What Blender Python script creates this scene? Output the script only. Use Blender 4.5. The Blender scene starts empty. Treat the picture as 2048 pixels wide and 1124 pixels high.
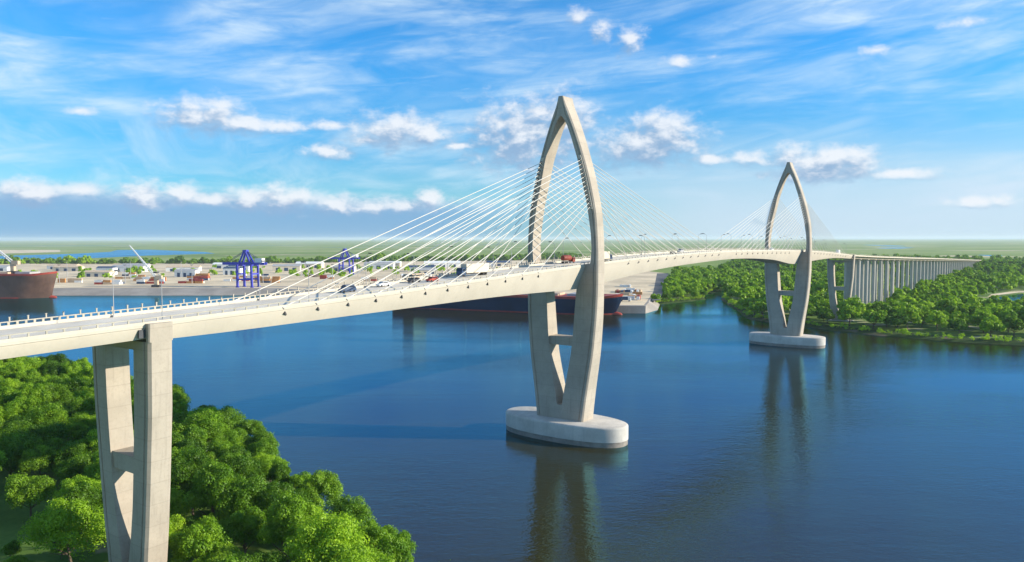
import bpy, bmesh, math, random
import numpy as np
from mathutils import Vector, Matrix
from mathutils.geometry import tessellate_polygon
R = math.radians
random.seed(7); rng = np.random.default_rng(7)
sc = bpy.context.scene
COL = sc.collection

# ------------------------------------------------------------------ camera
camd = bpy.data.cameras.new('camera'); cam = bpy.data.objects.new('camera', camd); COL.objects.link(cam)
camd.sensor_width = 36.0; camd.lens = 1516.8 / 2048 * 36.0
camd.clip_start = 1.0; camd.clip_end = 200000
cf = Vector((0.81528, 0.57635, -0.05599)); cr = Vector((0.57719, -0.81661, -0.00137)); cu = cr.cross(cf)
cam.matrix_world = Matrix(((cr.x, cu.x, -cf.x, -260.93), (cr.y, cu.y, -cf.y, -158.33), (cr.z, cu.z, -cf.z, 80.0), (0, 0, 0, 1)))
sc.camera = cam
CAM = Vector((-260.93, -158.33, 80.0))

# ------------------------------------------------------------------ light, exposure
SUN_EL, SUN_AZ = 22.0, 30.0          # azimuth from -Y towards +X
sd = Vector((math.sin(R(SUN_AZ)) * math.cos(R(SUN_EL)), -math.cos(R(SUN_AZ)) * math.cos(R(SUN_EL)), math.sin(R(SUN_EL))))
sl = bpy.data.lights.new('sun', 'SUN'); sl.energy = 5.0; sl.angle = R(0.5); sl.color = (1.0, 0.90, 0.74)
so = bpy.data.objects.new('sun', sl); COL.objects.link(so)
so.rotation_euler = (-sd).to_track_quat('-Z', 'Y').to_euler()
sc.view_settings.view_transform = 'Standard'; sc.view_settings.look = 'None'
sc.view_settings.exposure = 0.6; sc.view_settings.gamma = 1.0
sc.cycles.use_denoising = True
sc.cycles.max_bounces = 8; sc.cycles.transparent_max_bounces = 8; sc.cycles.volume_bounces = 1
sc.cycles.sample_clamp_indirect = 6.0

# ------------------------------------------------------------------ node helpers
class NT:
    def __init__(s, tree): s.t = tree; s.n = tree.nodes; s.l = tree.links
    def new(s, kind, **kw):
        n = s.n.new(kind)
        for k, v in kw.items(): setattr(n, k, v)
        return n
    def put(s, sock, v):
        if isinstance(v, bpy.types.NodeSocket): s.l.new(v, sock)
        elif v is not None: sock.default_value = v
    def math(s, op, a, b=None, c=None, clamp=False):
        n = s.new('ShaderNodeMath', operation=op, use_clamp=clamp)
        for i, v in enumerate((a, b, c)): s.put(n.inputs[i], v)
        return n.outputs[0]
    def vmath(s, op, a, b=None):
        n = s.new('ShaderNodeVectorMath', operation=op); s.put(n.inputs[0], a)
        if b is not None: s.put(n.inputs[1], b)
        return n.outputs['Value'] if op in ('LENGTH', 'DOT_PRODUCT') else n.outputs[0]
    def noise(s, vec, scale, detail=4, rough=.5, dist=0.0):
        n = s.new('ShaderNodeTexNoise'); s.put(n.inputs['Vector'], vec); s.put(n.inputs['Scale'], scale)
        n.inputs['Detail'].default_value = detail; n.inputs['Roughness'].default_value = rough; n.inputs['Distortion'].default_value = dist
        return n.outputs['Fac']
    def smooth(s, v, a, b, lo=0.0, hi=1.0):
        n = s.new('ShaderNodeMapRange', interpolation_type='SMOOTHSTEP'); s.put(n.inputs[0], v)
        for i, x in enumerate((a, b, lo, hi)): s.put(n.inputs[i + 1], x)
        return n.outputs[0]
    def mix(s, f, a, b, blend='MIX'):
        n = s.new('ShaderNodeMix', data_type='RGBA', blend_type=blend)
        s.put(n.inputs[0], f)
        s.put(n.inputs[6], a if isinstance(a, bpy.types.NodeSocket) else (*a, 1) if len(a) == 3 else a)
        s.put(n.inputs[7], b if isinstance(b, bpy.types.NodeSocket) else (*b, 1) if len(b) == 3 else b)
        return n.outputs[2]
    def ramp(s, f, stops):
        n = s.new('ShaderNodeValToRGB'); s.put(n.inputs[0], f); e = n.color_ramp.elements
        while len(e) < len(stops): e.new(0.5)
        for x, (p, c) in zip(e, stops): x.position = p; x.color = (*c, 1)
        return n.outputs[0]

# ------------------------------------------------------------------ world: blue sky with cirrus, cumulus and a low cloud bank
CUMULUS = [(-22.1,8.5,2.4,1.0,1.00),(-19.5,8.0,3.0,0.7,0.80),(-16.8,8.0,2.4,0.4,0.60),(-13.6,6.3,1.6,0.5,0.80),(-8.5,7.9,3.1,1.1,1.00),(-10.5,7.2,1.6,0.4,0.50),(-13.4,8.2,2.1,0.4,0.45),(-6.5,7.7,1.3,0.9,0.90),(-3.9,6.9,1.9,0.3,0.45),(1.0,7.5,3.5,2.2,1.10),(4.0,8.6,1.9,1.8,1.00),(2.3,9.3,1.5,0.9,0.90),(9.7,6.8,3.6,1.3,1.10),(11.3,7.7,2.0,1.2,1.10),(14.4,5.7,1.4,0.4,0.70),(17.5,5.6,1.2,0.6,0.70),(20.0,5.8,1.0,0.7,0.90),(22.3,5.2,2.4,1.0,1.10),(24.2,5.2,1.4,0.9,1.00),(22.0,4.5,3.2,0.5,0.90),(27.0,4.3,3.2,0.4,0.50),(31.6,2.3,2.1,0.4,0.55),(4.9,16.0,1.0,0.7,0.40),(6.7,15.0,1.1,1.0,0.30),(8.8,14.2,1.1,1.0,0.50),(12.2,12.7,1.1,0.5,0.45),(14.7,12.8,0.5,0.3,0.20),(-29.4,8.3,0.9,0.3,0.55),(25.3,12.4,1.2,0.4,0.20),(30.4,13.5,1.4,0.4,0.20),(-32.2,2.9,1.6,0.8,0.80),(-29.8,3.2,1.7,0.5,0.60),(-25.7,2.9,1.4,0.9,0.90),(-23.5,3.1,1.1,0.7,0.80),(-19.0,2.8,1.3,0.8,0.90),(-16.5,2.8,1.5,0.9,1.00),(-13.0,2.5,1.4,0.7,0.90),(-10.4,2.3,1.6,0.5,0.70),(-8.0,2.4,1.9,0.5,0.80),(-6.1,2.9,1.0,0.8,0.80),(-21.0,2.7,4.0,0.5,0.50)]
def cloud_group():
    g = bpy.data.node_groups.new('cumulus_density', 'ShaderNodeTree')
    g.interface.new_socket('P', in_out='INPUT', socket_type='NodeSocketVector')
    g.interface.new_socket('D', in_out='OUTPUT', socket_type='NodeSocketFloat')
    t = NT(g); gi = t.new('NodeGroupInput'); go = t.new('NodeGroupOutput'); p = gi.outputs[0]
    f = None
    for a, e, ra, re, s in CUMULUS:
        d = t.vmath('LENGTH', t.vmath('MULTIPLY', t.vmath('SUBTRACT', p, (a, e, 0)), (1 / ra / 1.5, 1 / re / 1.5, 0)))
        v = t.math('MULTIPLY_ADD', d, -1.0, 0.55 + 0.45 * s)
        f = v if f is None else t.math('SMOOTH_MAX', f, v, 0.25)
    ps = t.vmath('MULTIPLY', p, (0.75, 1.15, 1))
    n = t.noise(ps, 0.95, 8, .6, .15)
    big = t.noise(ps, 0.42, 2, .5)
    d = t.math('ADD', t.math('MULTIPLY', f, 0.98), t.math('MULTIPLY', t.math('SUBTRACT', n, 0.5), 1.65))
    d = t.math('ADD', d, t.math('MULTIPLY', t.math('SUBTRACT', big, 0.5), 0.5))
    t.l.new(d, go.inputs[0]); return g
def build_world():
    w = bpy.data.worlds.new('World'); sc.world = w; w.use_nodes = True
    t = NT(w.node_tree); t.n.clear()
    out = t.new('ShaderNodeOutputWorld'); bg = t.new('ShaderNodeBackground'); bg.inputs[1].default_value = 0.11
    t.l.new(bg.outputs[0], out.inputs[0])
    sky = t.new('ShaderNodeTexSky', sky_type='NISHITA'); sky.sun_disc = False
    sky.sun_elevation = R(SUN_EL); sky.sun_rotation = math.atan2(sd.x, sd.y)
    sky.altitude = 200; sky.air_density = 1.0; sky.dust_density = 0.25; sky.ozone_density = 3.0
    d = t.new('ShaderNodeTexCoord').outputs['Generated']
    sep = t.new('ShaderNodeSeparateXYZ'); t.l.new(d, sep.inputs[0]); x, y, z = sep.outputs
    az = t.math('MULTIPLY', t.math('SUBTRACT', 0.61537, t.math('ARCTAN2', y, x)), 57.2958)
    el = t.math('MULTIPLY', t.math('ARCSINE', z), 57.2958)
    cx = t.new('ShaderNodeCombineXYZ'); t.put(cx.inputs[0], az); t.put(cx.inputs[1], el); p = cx.outputs[0]
    # the air's own colour: a vivid clear-day blue
    tint = t.mix(t.smooth(el, 3.0, 15.0), (0.29, 0.70, 0.95), (0.20, 0.86, 1.28))
    s = t.mix(1.0, sky.outputs[0], tint, 'MULTIPLY')
    # cirrus: noise stretched along the wind on a high flat layer
    zz = t.math('MAXIMUM', t.math('ADD', z, 0.08), 0.03)
    cl = t.new('ShaderNodeCombineXYZ'); t.put(cl.inputs[0], t.math('DIVIDE', x, zz)); t.put(cl.inputs[1], t.math('DIVIDE', y, zz))
    rot = t.new('ShaderNodeVectorRotate', rotation_type='Z_AXIS'); t.l.new(cl.outputs[0], rot.inputs['Vector']); rot.inputs['Angle'].default_value = R(32)
    c1 = t.noise(t.vmath('MULTIPLY', rot.outputs[0], (1.6, 0.34, 1)), 1.1, 8, .62, 1.0)
    c2 = t.noise(t.vmath('MULTIPLY', p, (0.05, 0.12, 1)), 1.0, 3, .5, .4)
    ci = t.math('MULTIPLY', t.math('MULTIPLY', t.smooth(c1, 0.34, 0.80), t.smooth(c2, 0.38, 0.64)), 0.65)
    tilt = t.new('ShaderNodeVectorRotate', rotation_type='Z_AXIS'); t.l.new(p, tilt.inputs['Vector']); tilt.inputs['Angle'].default_value = R(-5)
    q = tilt.outputs[0]
    c3 = t.noise(t.vmath('MULTIPLY', q, (0.05, 0.24, 1)), 1.0, 5, .55, .9)
    c4 = t.noise(t.vmath('MULTIPLY', q, (0.17, 0.75, 1)), 1.0, 7, .6, .5)
    c5 = t.noise(t.vmath('MULTIPLY', q, (0.10, 1.1, 1)), 1.0, 9, .68, .5)
    soft = t.math('MULTIPLY', t.smooth(c3, 0.34, 0.70), t.math('MULTIPLY_ADD', t.smooth(c4, 0.30, 0.74), .75, .25))
    soft = t.math('MAXIMUM', soft, t.math('MULTIPLY', t.smooth(c5, 0.48, 0.82), .42))
    ci = t.math('MAXIMUM', ci, t.math('MULTIPLY', soft, 0.88))
    ci = t.math('MULTIPLY', ci, t.smooth(el, 0.0, 3.5))
    s = t.mix(ci, s, (4.5, 5.5, 6.2))
    # pale humid air low down towards the right
    hz = t.math('MULTIPLY', t.smooth(el, 9.5, 0.8), t.smooth(az, -6.0, 18.0))
    s = t.mix(t.math('MULTIPLY', hz, 0.85), s, (3.9, 4.75, 5.7))
    # low bank on the left: grey-blue stratus with puffed tops
    tn = t.noise(t.vmath('MULTIPLY', p, (0.5, 0.2, 1)), 1.0, 5, .6)
    top = t.math('ADD', t.math('MULTIPLY_ADD', az, -0.022, 2.75), t.math('MULTIPLY', t.math('SUBTRACT', tn, 0.5), 0.9))
    bank = t.math('MULTIPLY', t.smooth(t.math('SUBTRACT', top, el), -0.35, 0.9), t.smooth(az, 8.0, -8.0))
    bank = t.math('MULTIPLY', bank, t.smooth(az, -75.0, -55.0))
    s = t.mix(t.math('MULTIPLY', bank, 0.85), s, (1.35, 2.55, 4.3))
    lip = t.math('SUBTRACT', top, el); cap = t.math('MULTIPLY', t.smooth(lip, -0.55, 0.05), t.smooth(lip, 1.3, 0.1))
    cap = t.math('MULTIPLY', t.math('MULTIPLY', cap, t.smooth(az, 4.0, -6.0)), t.math('MULTIPLY', t.smooth(t.noise(t.vmath('MULTIPLY', p, (0.7, 1.3, 1)), 1.0, 7, .6), .36, .68), .7))
    s = t.mix(cap, s, (4.4, 5.1, 5.8))
    # cumulus
    g = cloud_group()
    def dens(v):
        n = t.new('ShaderNodeGroup'); n.node_tree = g; t.put(n.inputs[0], v); return n.outputs[0]
    d0 = dens(p); d1 = dens(t.vmath('ADD', p, (0.40, 0.75, 0)))
    lit = t.smooth(t.math('SUBTRACT', d0, d1), -0.30, 0.62)
    ccol = t.mix(lit, (1.8, 2.75, 4.1), (5.5, 5.7, 6.0))
    al = t.math('MULTIPLY', t.smooth(d0, -0.14, 0.80), 0.90)
    s = t.mix(al, s, ccol)
    t.l.new(s, bg.inputs[0])
    w.cycles.sampling_method = 'MANUAL'; w.cycles.sample_map_resolution = 512
build_world()

# ------------------------------------------------------------------ materials
MATS = {}
def mat(name, col, rough=.7, metal=0.0, var=0.12, vscale=0.3, fine=0.0, streak=0.0, bump=0.0, spec=.3, joint=0.0):
    m = bpy.data.materials.new(name); m.use_nodes = True; t = NT(m.node_tree); b = t.n['Principled BSDF']
    tc = t.new('ShaderNodeTexCoord').outputs['Object']
    n = t.noise(tc, vscale, 5, .6)
    f = t.smooth(n, 0.3, 0.7)
    lo = tuple(c * (1 - var) for c in col); hi = tuple(min(1, c * (1 + var)) for c in col)
    c = t.mix(f, lo, hi)
    if fine:
        n2 = t.noise(tc, vscale * 14, 3, .6); c = t.mix(t.math('MULTIPLY', t.smooth(n2, .45, .75), fine), c, tuple(x * .55 for x in col))
    if streak:
        n3 = t.noise(t.vmath('MULTIPLY', tc, (1.0, 1.0, 0.045)), 1.3, 4, .6)
        c = t.mix(t.math('MULTIPLY', t.smooth(n3, .52, .78), streak), c, tuple(x * .5 for x in col))
    if joint:
        sp = t.new('ShaderNodeSeparateXYZ'); t.l.new(tc, sp.inputs[0])
        fr = t.math('FRACT', t.math('DIVIDE', sp.outputs[2], joint)); ln = t.math('LESS_THAN', t.math('ABSOLUTE', t.math('SUBTRACT', fr, .5)), .024)
        lift = t.new('ShaderNodeTexWhiteNoise', noise_dimensions='1D'); t.put(lift.inputs['W'], t.math('FLOOR', t.math('ADD', t.math('DIVIDE', sp.outputs[2], joint), .5)))
        c = t.mix(t.math('MULTIPLY', lift.outputs[0], .16), c, tuple(x * .6 for x in col)); c = t.mix(t.math('MULTIPLY', ln, .22), c, tuple(x * .5 for x in col))
    t.l.new(c, b.inputs['Base Color']); b.inputs['Roughness'].default_value = rough; b.inputs['Metallic'].default_value = metal
    b.inputs['Specular IOR Level'].default_value = spec
    if bump:
        bn = t.new('ShaderNodeBump'); bn.inputs['Strength'].default_value = bump; bn.inputs['Distance'].default_value = .05
        t.put(bn.inputs['Height'], t.noise(tc, vscale * 20, 4, .6)); t.l.new(bn.outputs[0], b.inputs['Normal'])
    MATS[name] = m; return m
CONC = mat('bridge_concrete', (.415, .36, .29), .8, var=.10, vscale=.12, fine=.22, streak=.45, bump=.12, joint=4.6)
VIAC = mat('viaduct_concrete', (.47, .44, .39), .8, var=.08, vscale=.1, streak=.2)
GIRD = mat('girder_concrete', (.50, .445, .36), .75, var=.05, vscale=.1, fine=.08, streak=.16)
ROAD = mat('road_concrete', (.66, .60, .50), .85, var=.12, vscale=.08, fine=.15)
PARA = mat('parapet_concrete', (.52, .475, .39), .75, var=.06, vscale=.3, fine=.1)
FOOT = mat('pile_cap_concrete', (.50, .465, .41), .85, var=.14, vscale=.15, fine=.2, streak=.3, bump=.15)
WETC = mat('wet_concrete', (.25, .215, .18), .6, var=.2, vscale=.4, fine=.3)
PAINT = mat('road_paint', (.78, .77, .72), .6, var=.06)
CABLE = mat('cable_sheath', (.60, .57, .51), .5, var=.03)
DARK = mat('dark_steel', (.055, .055, .06), .5, var=.2)
ASPH = mat('asphalt', (.11, .11, .11), .9, var=.2, vscale=.05)
QUAYC = mat('quay_concrete', (.30, .27, .235), .9, var=.18, vscale=.03, fine=.25, streak=.35)
YARD = mat('yard_paving', (.62, .50, .33), .9, var=.22, vscale=.012, fine=.3)
REDP = mat('red_paint', (.36, .055, .035), .55, var=.15)
NAVY = mat('navy_hull_paint', (.006, .014, .04), .4, var=.25, vscale=.06, streak=.3)
CHAR = mat('charcoal_hull_paint', (.13, .072, .05), .5, var=.25, vscale=.06, streak=.4)
TANP = mat('tan_paint', (.55, .42, .28), .6, var=.1)
WHITE = mat('white_paint', (.75, .75, .72), .5, var=.05)
BLUEP = mat('blue_crane_paint', (.055, .06, .42), .5, var=.15)
GLASS = mat('dark_glass', (.02, .03, .045), .08, var=.1, spec=.6)
ORANGE = mat('orange_container_paint', (.50, .24, .08), .6, var=.15)
BRICK = mat('brick_red_paint', (.22, .045, .03), .6, var=.2)
RAILC = mat('railing_concrete', (.40, .365, .30), .8, var=.12, vscale=.5, fine=.2)
GREYB = mat('grey_roof_sheet', (.36, .36, .36), .7, var=.1, vscale=.1)
DBLUE = mat('dark_blue_paint', (.03, .06, .12), .5, var=.2)
RUBBER = mat('tyre_rubber', (.025, .025, .025), .8, var=.2)
BARK = mat('bark', (.11, .08, .055), .9, var=.3, vscale=3)
CREAM = mat('cream_render', (.62, .55, .43), .75, var=.08, vscale=.1)

def leaf_mat(name, base, hi, n_scale):
    m = bpy.data.materials.new(name); m.use_nodes = True; t = NT(m.node_tree); t.n.remove(t.n['Principled BSDF'])
    out = t.n['Material Output']
    geo = t.new('ShaderNodeTexCoord').outputs['Object']; oi = t.new('ShaderNodeObjectInfo')
    n = t.noise(t.vmath('ADD', geo, t.vmath('SCALE', oi.outputs['Location'])), n_scale, 3, .6)
    f = t.smooth(n, .32, .68)
    c = t.mix(f, base, hi)
    hs = t.new('ShaderNodeHueSaturation'); t.l.new(c, hs.inputs['Color'])
    t.put(hs.inputs['Value'], t.math('MULTIPLY_ADD', oi.outputs['Random'], .80, .52)); t.put(hs.inputs['Hue'], t.math('MULTIPLY_ADD', oi.outputs['Random'], -.03, .515))
    df = t.new('ShaderNodeBsdfDiffuse'); tr = t.new('ShaderNodeBsdfTranslucent'); gl = t.new('ShaderNodeBsdfGlossy'); gl.inputs['Roughness'].default_value = .5
    for q in (df, tr): t.l.new(hs.outputs[0], q.inputs[0])
    mx = t.new('ShaderNodeMixShader'); mx.inputs[0].default_value = .42; t.l.new(df.outputs[0], mx.inputs[1]); t.l.new(tr.outputs[0], mx.inputs[2])
    m2 = t.new('ShaderNodeMixShader'); m2.inputs[0].default_value = .02; t.l.new(mx.outputs[0], m2.inputs[1]); t.l.new(gl.outputs[0], m2.inputs[2])
    t.l.new(m2.outputs[0], out.inputs[0]); return m
LEAF = leaf_mat('tree_leaves', (.12, .27, .010), (.25, .44, .017), .35)
LEAFR = leaf_mat('bank_leaves', (.17, .34, .011), (.35, .55, .020), .35)
LEAFD = leaf_mat('dark_tree_leaves', (.08, .19, .009), (.19, .36, .015), .35)

def ground_mat(name, cols, scale, sand=None, sscale=.02, st=(.55, .62)):
    m = bpy.data.materials.new(name); m.use_nodes = True; t = NT(m.node_tree); b = t.n['Principled BSDF']
    tc = t.new('ShaderNodeTexCoord').outputs['Object']
    a = t.noise(tc, scale, 6, .6, .3); f = t.ramp(a, [(.3, cols[0]), (.5, cols[1]), (.68, cols[2])])
    q = t.noise(tc, scale * 25, 4, .6); f = t.mix(t.math('MULTIPLY', t.smooth(q, .4, .7), .45), f, tuple(x * .55 for x in cols[1]))
    if sand:
        n = t.noise(tc, sscale, 4, .55, .5); f = t.mix(t.smooth(n, *st), f, sand)
    t.l.new(f, b.inputs['Base Color']); b.inputs['Roughness'].default_value = .95; b.inputs['Specular IOR Level'].default_value = .1
    return m
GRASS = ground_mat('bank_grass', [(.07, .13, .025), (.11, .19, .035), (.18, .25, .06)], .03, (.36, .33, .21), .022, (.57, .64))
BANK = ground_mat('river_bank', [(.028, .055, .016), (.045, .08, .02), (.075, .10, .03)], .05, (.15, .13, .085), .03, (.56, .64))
FIELD = ground_mat('far_fields', [(.12, .19, .04), (.21, .29, .07), (.30, .34, .12)], .0012, (.48, .42, .26), .0016, (.60, .66))
MUD = mat('shore_mud', (.14, .12, .08), .8, var=.3, vscale=.1, fine=.4)

def water_mat(name='river_water', k=1.0):
    m = bpy.data.materials.new(name); m.use_nodes = True; t = NT(m.node_tree); b = t.n['Principled BSDF']
    tc = t.new('ShaderNodeTexCoord').outputs['Object']
    t.n.remove(b); out = t.n['Material Output']
    df = t.new('ShaderNodeBsdfDiffuse'); df.inputs[0].default_value = (.034, .027, .001, 1)
    gl = t.new('ShaderNodeBsdfGlossy'); gl.inputs[0].default_value = (.22, .70, 1.0, 1); gl.inputs['Roughness'].default_value = .05
    fr = t.new('ShaderNodeFresnel'); fr.inputs[0].default_value = 1.6
    mx = t.new('ShaderNodeMixShader'); t.l.new(fr.outputs[0], mx.inputs[0]); t.l.new(df.outputs[0], mx.inputs[1]); t.l.new(gl.outputs[0], mx.inputs[2]); t.l.new(mx.outputs[0], out.inputs[0])
    rt = t.new('ShaderNodeVectorRotate', rotation_type='Z_AXIS'); t.l.new(tc, rt.inputs['Vector']); rt.inputs['Angle'].default_value = R(-35)
    st = t.vmath('MULTIPLY', rt.outputs[0], (1.0, .42, 1))
    w1 = t.noise(st, .55, 3, .55, .3); w2 = t.noise(st, .16, 2, .5, .2); w3 = t.noise(st, 1.4, 3, .55)
    amp = t.smooth(t.noise(t.vmath('MULTIPLY', rt.outputs[0], (1.0, .35, 1)), .009, 4, .55, .5), .32, .68, .35, 1.6)
    h = t.math('ADD', t.math('MULTIPLY', w1, .075), t.math('MULTIPLY', w2, .085)); h = t.math('ADD', h, t.math('MULTIPLY', w3, .055))
    h = t.math('MULTIPLY', t.math('MULTIPLY', h, amp), k)
    bp = t.new('ShaderNodeBump'); bp.inputs['Strength'].default_value = 1.0; bp.inputs['Distance'].default_value = 1.0; t.put(bp.inputs['Height'], h)
    [t.l.new(bp.outputs[0], q.inputs['Normal']) for q in (df, gl, fr)]; return m
WATER = water_mat(); RUFFLED = water_mat('ruffled_water', 5.0)

# ------------------------------------------------------------------ mesh helpers
class MB:
    def __init__(s): s.v = []; s.f = []
    def add(s, vs, fs):
        o = len(s.v); s.v += [tuple(q) for q in vs]; s.f += [tuple(i + o for i in f) for f in fs]; return s
    def box(s, c, d, rz=0.0):
        cx, cy, cz = c; dx, dy, dz = (q / 2 for q in d); ca, sa = math.cos(rz), math.sin(rz)
        vs = []
        for z in (-dz, dz):
            for x, y in ((-dx, -dy), (dx, -dy), (dx, dy), (-dx, dy)): vs.append((cx + x * ca - y * sa, cy + x * sa + y * ca, cz + z))
        return s.add(vs, [(3, 2, 1, 0), (4, 5, 6, 7), (0, 1, 5, 4), (1, 2, 6, 5), (2, 3, 7, 6), (3, 0, 4, 7)])
    def tube(s, a, b, r, r2=None, n=8):
        a, b = Vector(a), Vector(b); r2 = r if r2 is None else r2; d = (b - a).normalized()
        u = d.orthogonal().normalized(); w = d.cross(u); vs = []
        for p, q in ((a, r), (b, r2)):
            for k in range(n):
                t = 2 * math.pi * k / n; vs.append(p + u * (q * math.cos(t)) + w * (q * math.sin(t)))
        return s.add(vs, [(k, (k + 1) % n, n + (k + 1) % n, n + k) for k in range(n)] + [tuple(range(n - 1, -1, -1)), tuple(range(n, 2 * n))])
    def beam(s, a, b, w, h):
        a, b = Vector(a), Vector(b); d = (b - a).normalized(); up = Vector((0, 0, 1))
        if abs(d.z) > .98: up = Vector((1, 0, 0))
        r = d.cross(up).normalized(); u = r.cross(d); vs = []
        for p in (a, b):
            for i, j in ((-1, -1), (1, -1), (1, 1), (-1, 1)): vs.append(p + r * (i * w / 2) + u * (j * h / 2))
        return s.add(vs, [(3, 2, 1, 0), (4, 5, 6, 7), (0, 1, 5, 4), (1, 2, 6, 5), (2, 3, 7, 6), (3, 0, 4, 7)])
    def loft(s, rings, close=True, caps=True):
        n = len(rings[0]); vs = [q for r in rings for q in r]; fs = []
        for i in range(len(rings) - 1):
            for k in range(n if close else n - 1):
                j = (k + 1) % n; fs.append((i * n + k, i * n + j, (i + 1) * n + j, (i + 1) * n + k))
        if caps: fs += [tuple(range(n - 1, -1, -1)), tuple(range((len(rings) - 1) * n, len(rings) * n))]
        return s.add(vs, fs)
    def prism(s, poly, z0, z1):
        n = len(poly); return s.add([(x, y, z0) for x, y in poly] + [(x, y, z1) for x, y in poly],
            [tuple(range(n - 1, -1, -1)), tuple(range(n, 2 * n))] + [(k, (k + 1) % n, n + (k + 1) % n, n + k) for k in range(n)])
    def build(s, name, m, parent=None, smooth=None, fix=True):
        me = bpy.data.meshes.new(name); me.from_pydata(s.v, [], s.f); me.update()
        if fix:
            bm = bmesh.new(); bm.from_mesh(me); bmesh.ops.recalc_face_normals(bm, faces=bm.faces); bm.to_mesh(me); bm.free()
        if smooth is not None:
            me.polygons.foreach_set('use_smooth', [True] * len(me.polygons)); me.set_sharp_from_angle(angle=R(smooth))
        me.materials.append(m); return link(name, me, parent)
def link(name, data, parent=None):
    o = bpy.data.objects.new(name, data); COL.objects.link(o)
    if parent is not None: o.parent = parent
    return o
def tag(o, label, cat, group=None):
    o['label'] = label; o['category'] = cat
    if group: o['group'] = group
    return o
def thing(name, label, cat, loc=(0, 0, 0), rz=0.0, group=None):
    o = link(name, None); o.location = loc; o.rotation_euler = (0, 0, rz); return tag(o, label, cat, group)
def copy_tree(o, parent=None):
    c = o.copy(); COL.objects.link(c)
    if parent is not None: c.parent = parent
    for ch in list(o.children): copy_tree(ch, c)
    return c
def struct(o, kind='structure'): o['kind'] = kind; return o
def interp(tab):
    xs = np.array([a for a, b in tab], float); ys = np.array([b for a, b in tab], float)
    m = np.gradient(ys, xs)
    dl = np.diff(ys) / np.diff(xs)
    for i in range(len(dl)):                                   # keep the curve from overshooting
        if dl[i] == 0: m[i] = m[i + 1] = 0
    def f(x):
        x = float(min(max(x, xs[0]), xs[-1])); i = int(min(max(np.searchsorted(xs, x) - 1, 0), len(xs) - 2)); h = xs[i + 1] - xs[i]; t = (x - xs[i]) / h
        return float(ys[i] * (1 + 2 * t) * (1 - t) ** 2 + m[i] * h * t * (1 - t) ** 2 + ys[i + 1] * t * t * (3 - 2 * t) + m[i + 1] * h * t * t * (t - 1))
    return f
def lin(tab):
    xs = [a for a, b in tab]; ys = [b for a, b in tab]
    return lambda x: float(np.interp(x, xs, ys))

# ------------------------------------------------------------------ land and water
LB = [(-300, 1600), (-190, 900), (-120, 520), (-72, 400), (-56, 310), (-48, 262), (-58, 205), (-68, 145), (-70, 120), (-77, 98), (-83, 72), (-90, 46), (-103, 22), (-109, 4), (-112, -12), (-119, -27), (-126, -46), (-142, -90), (-160, -160), (-180, -300), (-220, -700), (-300, -3000), (-12000, -3000), (-12000, 1600)]
FAR = [(200, -4000), (330, -1500), (392, -500), (405, -250), (411, -146), (405, -99), (414, -48), (425, -23), (436, 4), (458, 40), (477, 78), (502, 93), (530, 106), (575, 128), (627, 155), (700, 190), (779, 214), (880, 236), (870, 246), (760, 231), (690, 203), (637, 212), (575, 222), (520, 250), (500, 420), (480, 700), (380, 900), (270, 1060), (110, 1310), (-60, 1560), (-600, 2600), (-6000, 9000), (-30000, 40000), (60000, 60000), (60000, -30000)]
LB = [(x - (13 if y < 60 else 10) if -100 < y < 330 else x, y) if x > -1000 else (x, y) for x, y in LB]
def subdiv_outline(poly, step, jit, near):
    out = []
    for i, a in enumerate(poly):
        b = poly[(i + 1) % len(poly)]; L = math.dist(a, b)
        n = max(1, int(L / step)) if (L < 1500 and math.dist(a, near) < 2500) else 1
        for k in range(n):
            t = k / n; x = a[0] + (b[0] - a[0]) * t; y = a[1] + (b[1] - a[1]) * t
            if k: x += random.uniform(-jit, jit); y += random.uniform(-jit, jit)
            out.append((x, y))
    return out
def offset_poly(poly, d):
    n = len(poly); area = sum(poly[i][0] * poly[(i + 1) % n][1] - poly[(i + 1) % n][0] * poly[i][1] for i in range(n)); sgn = 1 if area > 0 else -1
    out = []
    for i in range(n):
        a, b, c = Vector(poly[i - 1]), Vector(poly[i]), Vector(poly[(i + 1) % n])
        e1 = (b - a).normalized(); e2 = (c - b).normalized(); n1 = Vector((-e1.y, e1.x)); n2 = Vector((-e2.y, e2.x))
        m = (n1 + n2); m = m.normalized() if m.length > .2 else n1
        out.append(tuple(b + m * (d * sgn)))
    return out
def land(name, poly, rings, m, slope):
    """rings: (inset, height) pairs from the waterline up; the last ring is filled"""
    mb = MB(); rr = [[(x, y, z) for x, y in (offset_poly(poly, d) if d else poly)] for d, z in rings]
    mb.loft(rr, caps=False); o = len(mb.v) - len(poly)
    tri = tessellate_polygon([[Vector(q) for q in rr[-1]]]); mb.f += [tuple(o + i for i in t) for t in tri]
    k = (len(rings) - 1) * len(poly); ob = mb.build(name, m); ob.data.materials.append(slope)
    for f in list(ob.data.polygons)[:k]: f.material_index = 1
    bm = bmesh.new(); bm.from_mesh(ob.data)
    if sum(f.normal.z * f.calc_area() for f in bm.faces) < 0: bmesh.ops.reverse_faces(bm, faces=bm.faces)
    bm.to_mesh(ob.data); bm.free(); return struct(ob)
water = MB().add([(-60000, -60000, 0), (90000, -60000, 0), (90000, 90000, 0), (-60000, 90000, 0)], [(0, 1, 2, 3)]).build('river', WATER); struct(water)
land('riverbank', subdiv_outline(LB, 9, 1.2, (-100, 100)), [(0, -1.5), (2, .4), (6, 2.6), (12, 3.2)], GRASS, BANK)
land('terrain', subdiv_outline(FAR, 14, 2.0, (450, 100)), [(0, -1.5), (2, .3), (9, 1.6), (18, 2.6)], FIELD, BANK)
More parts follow.
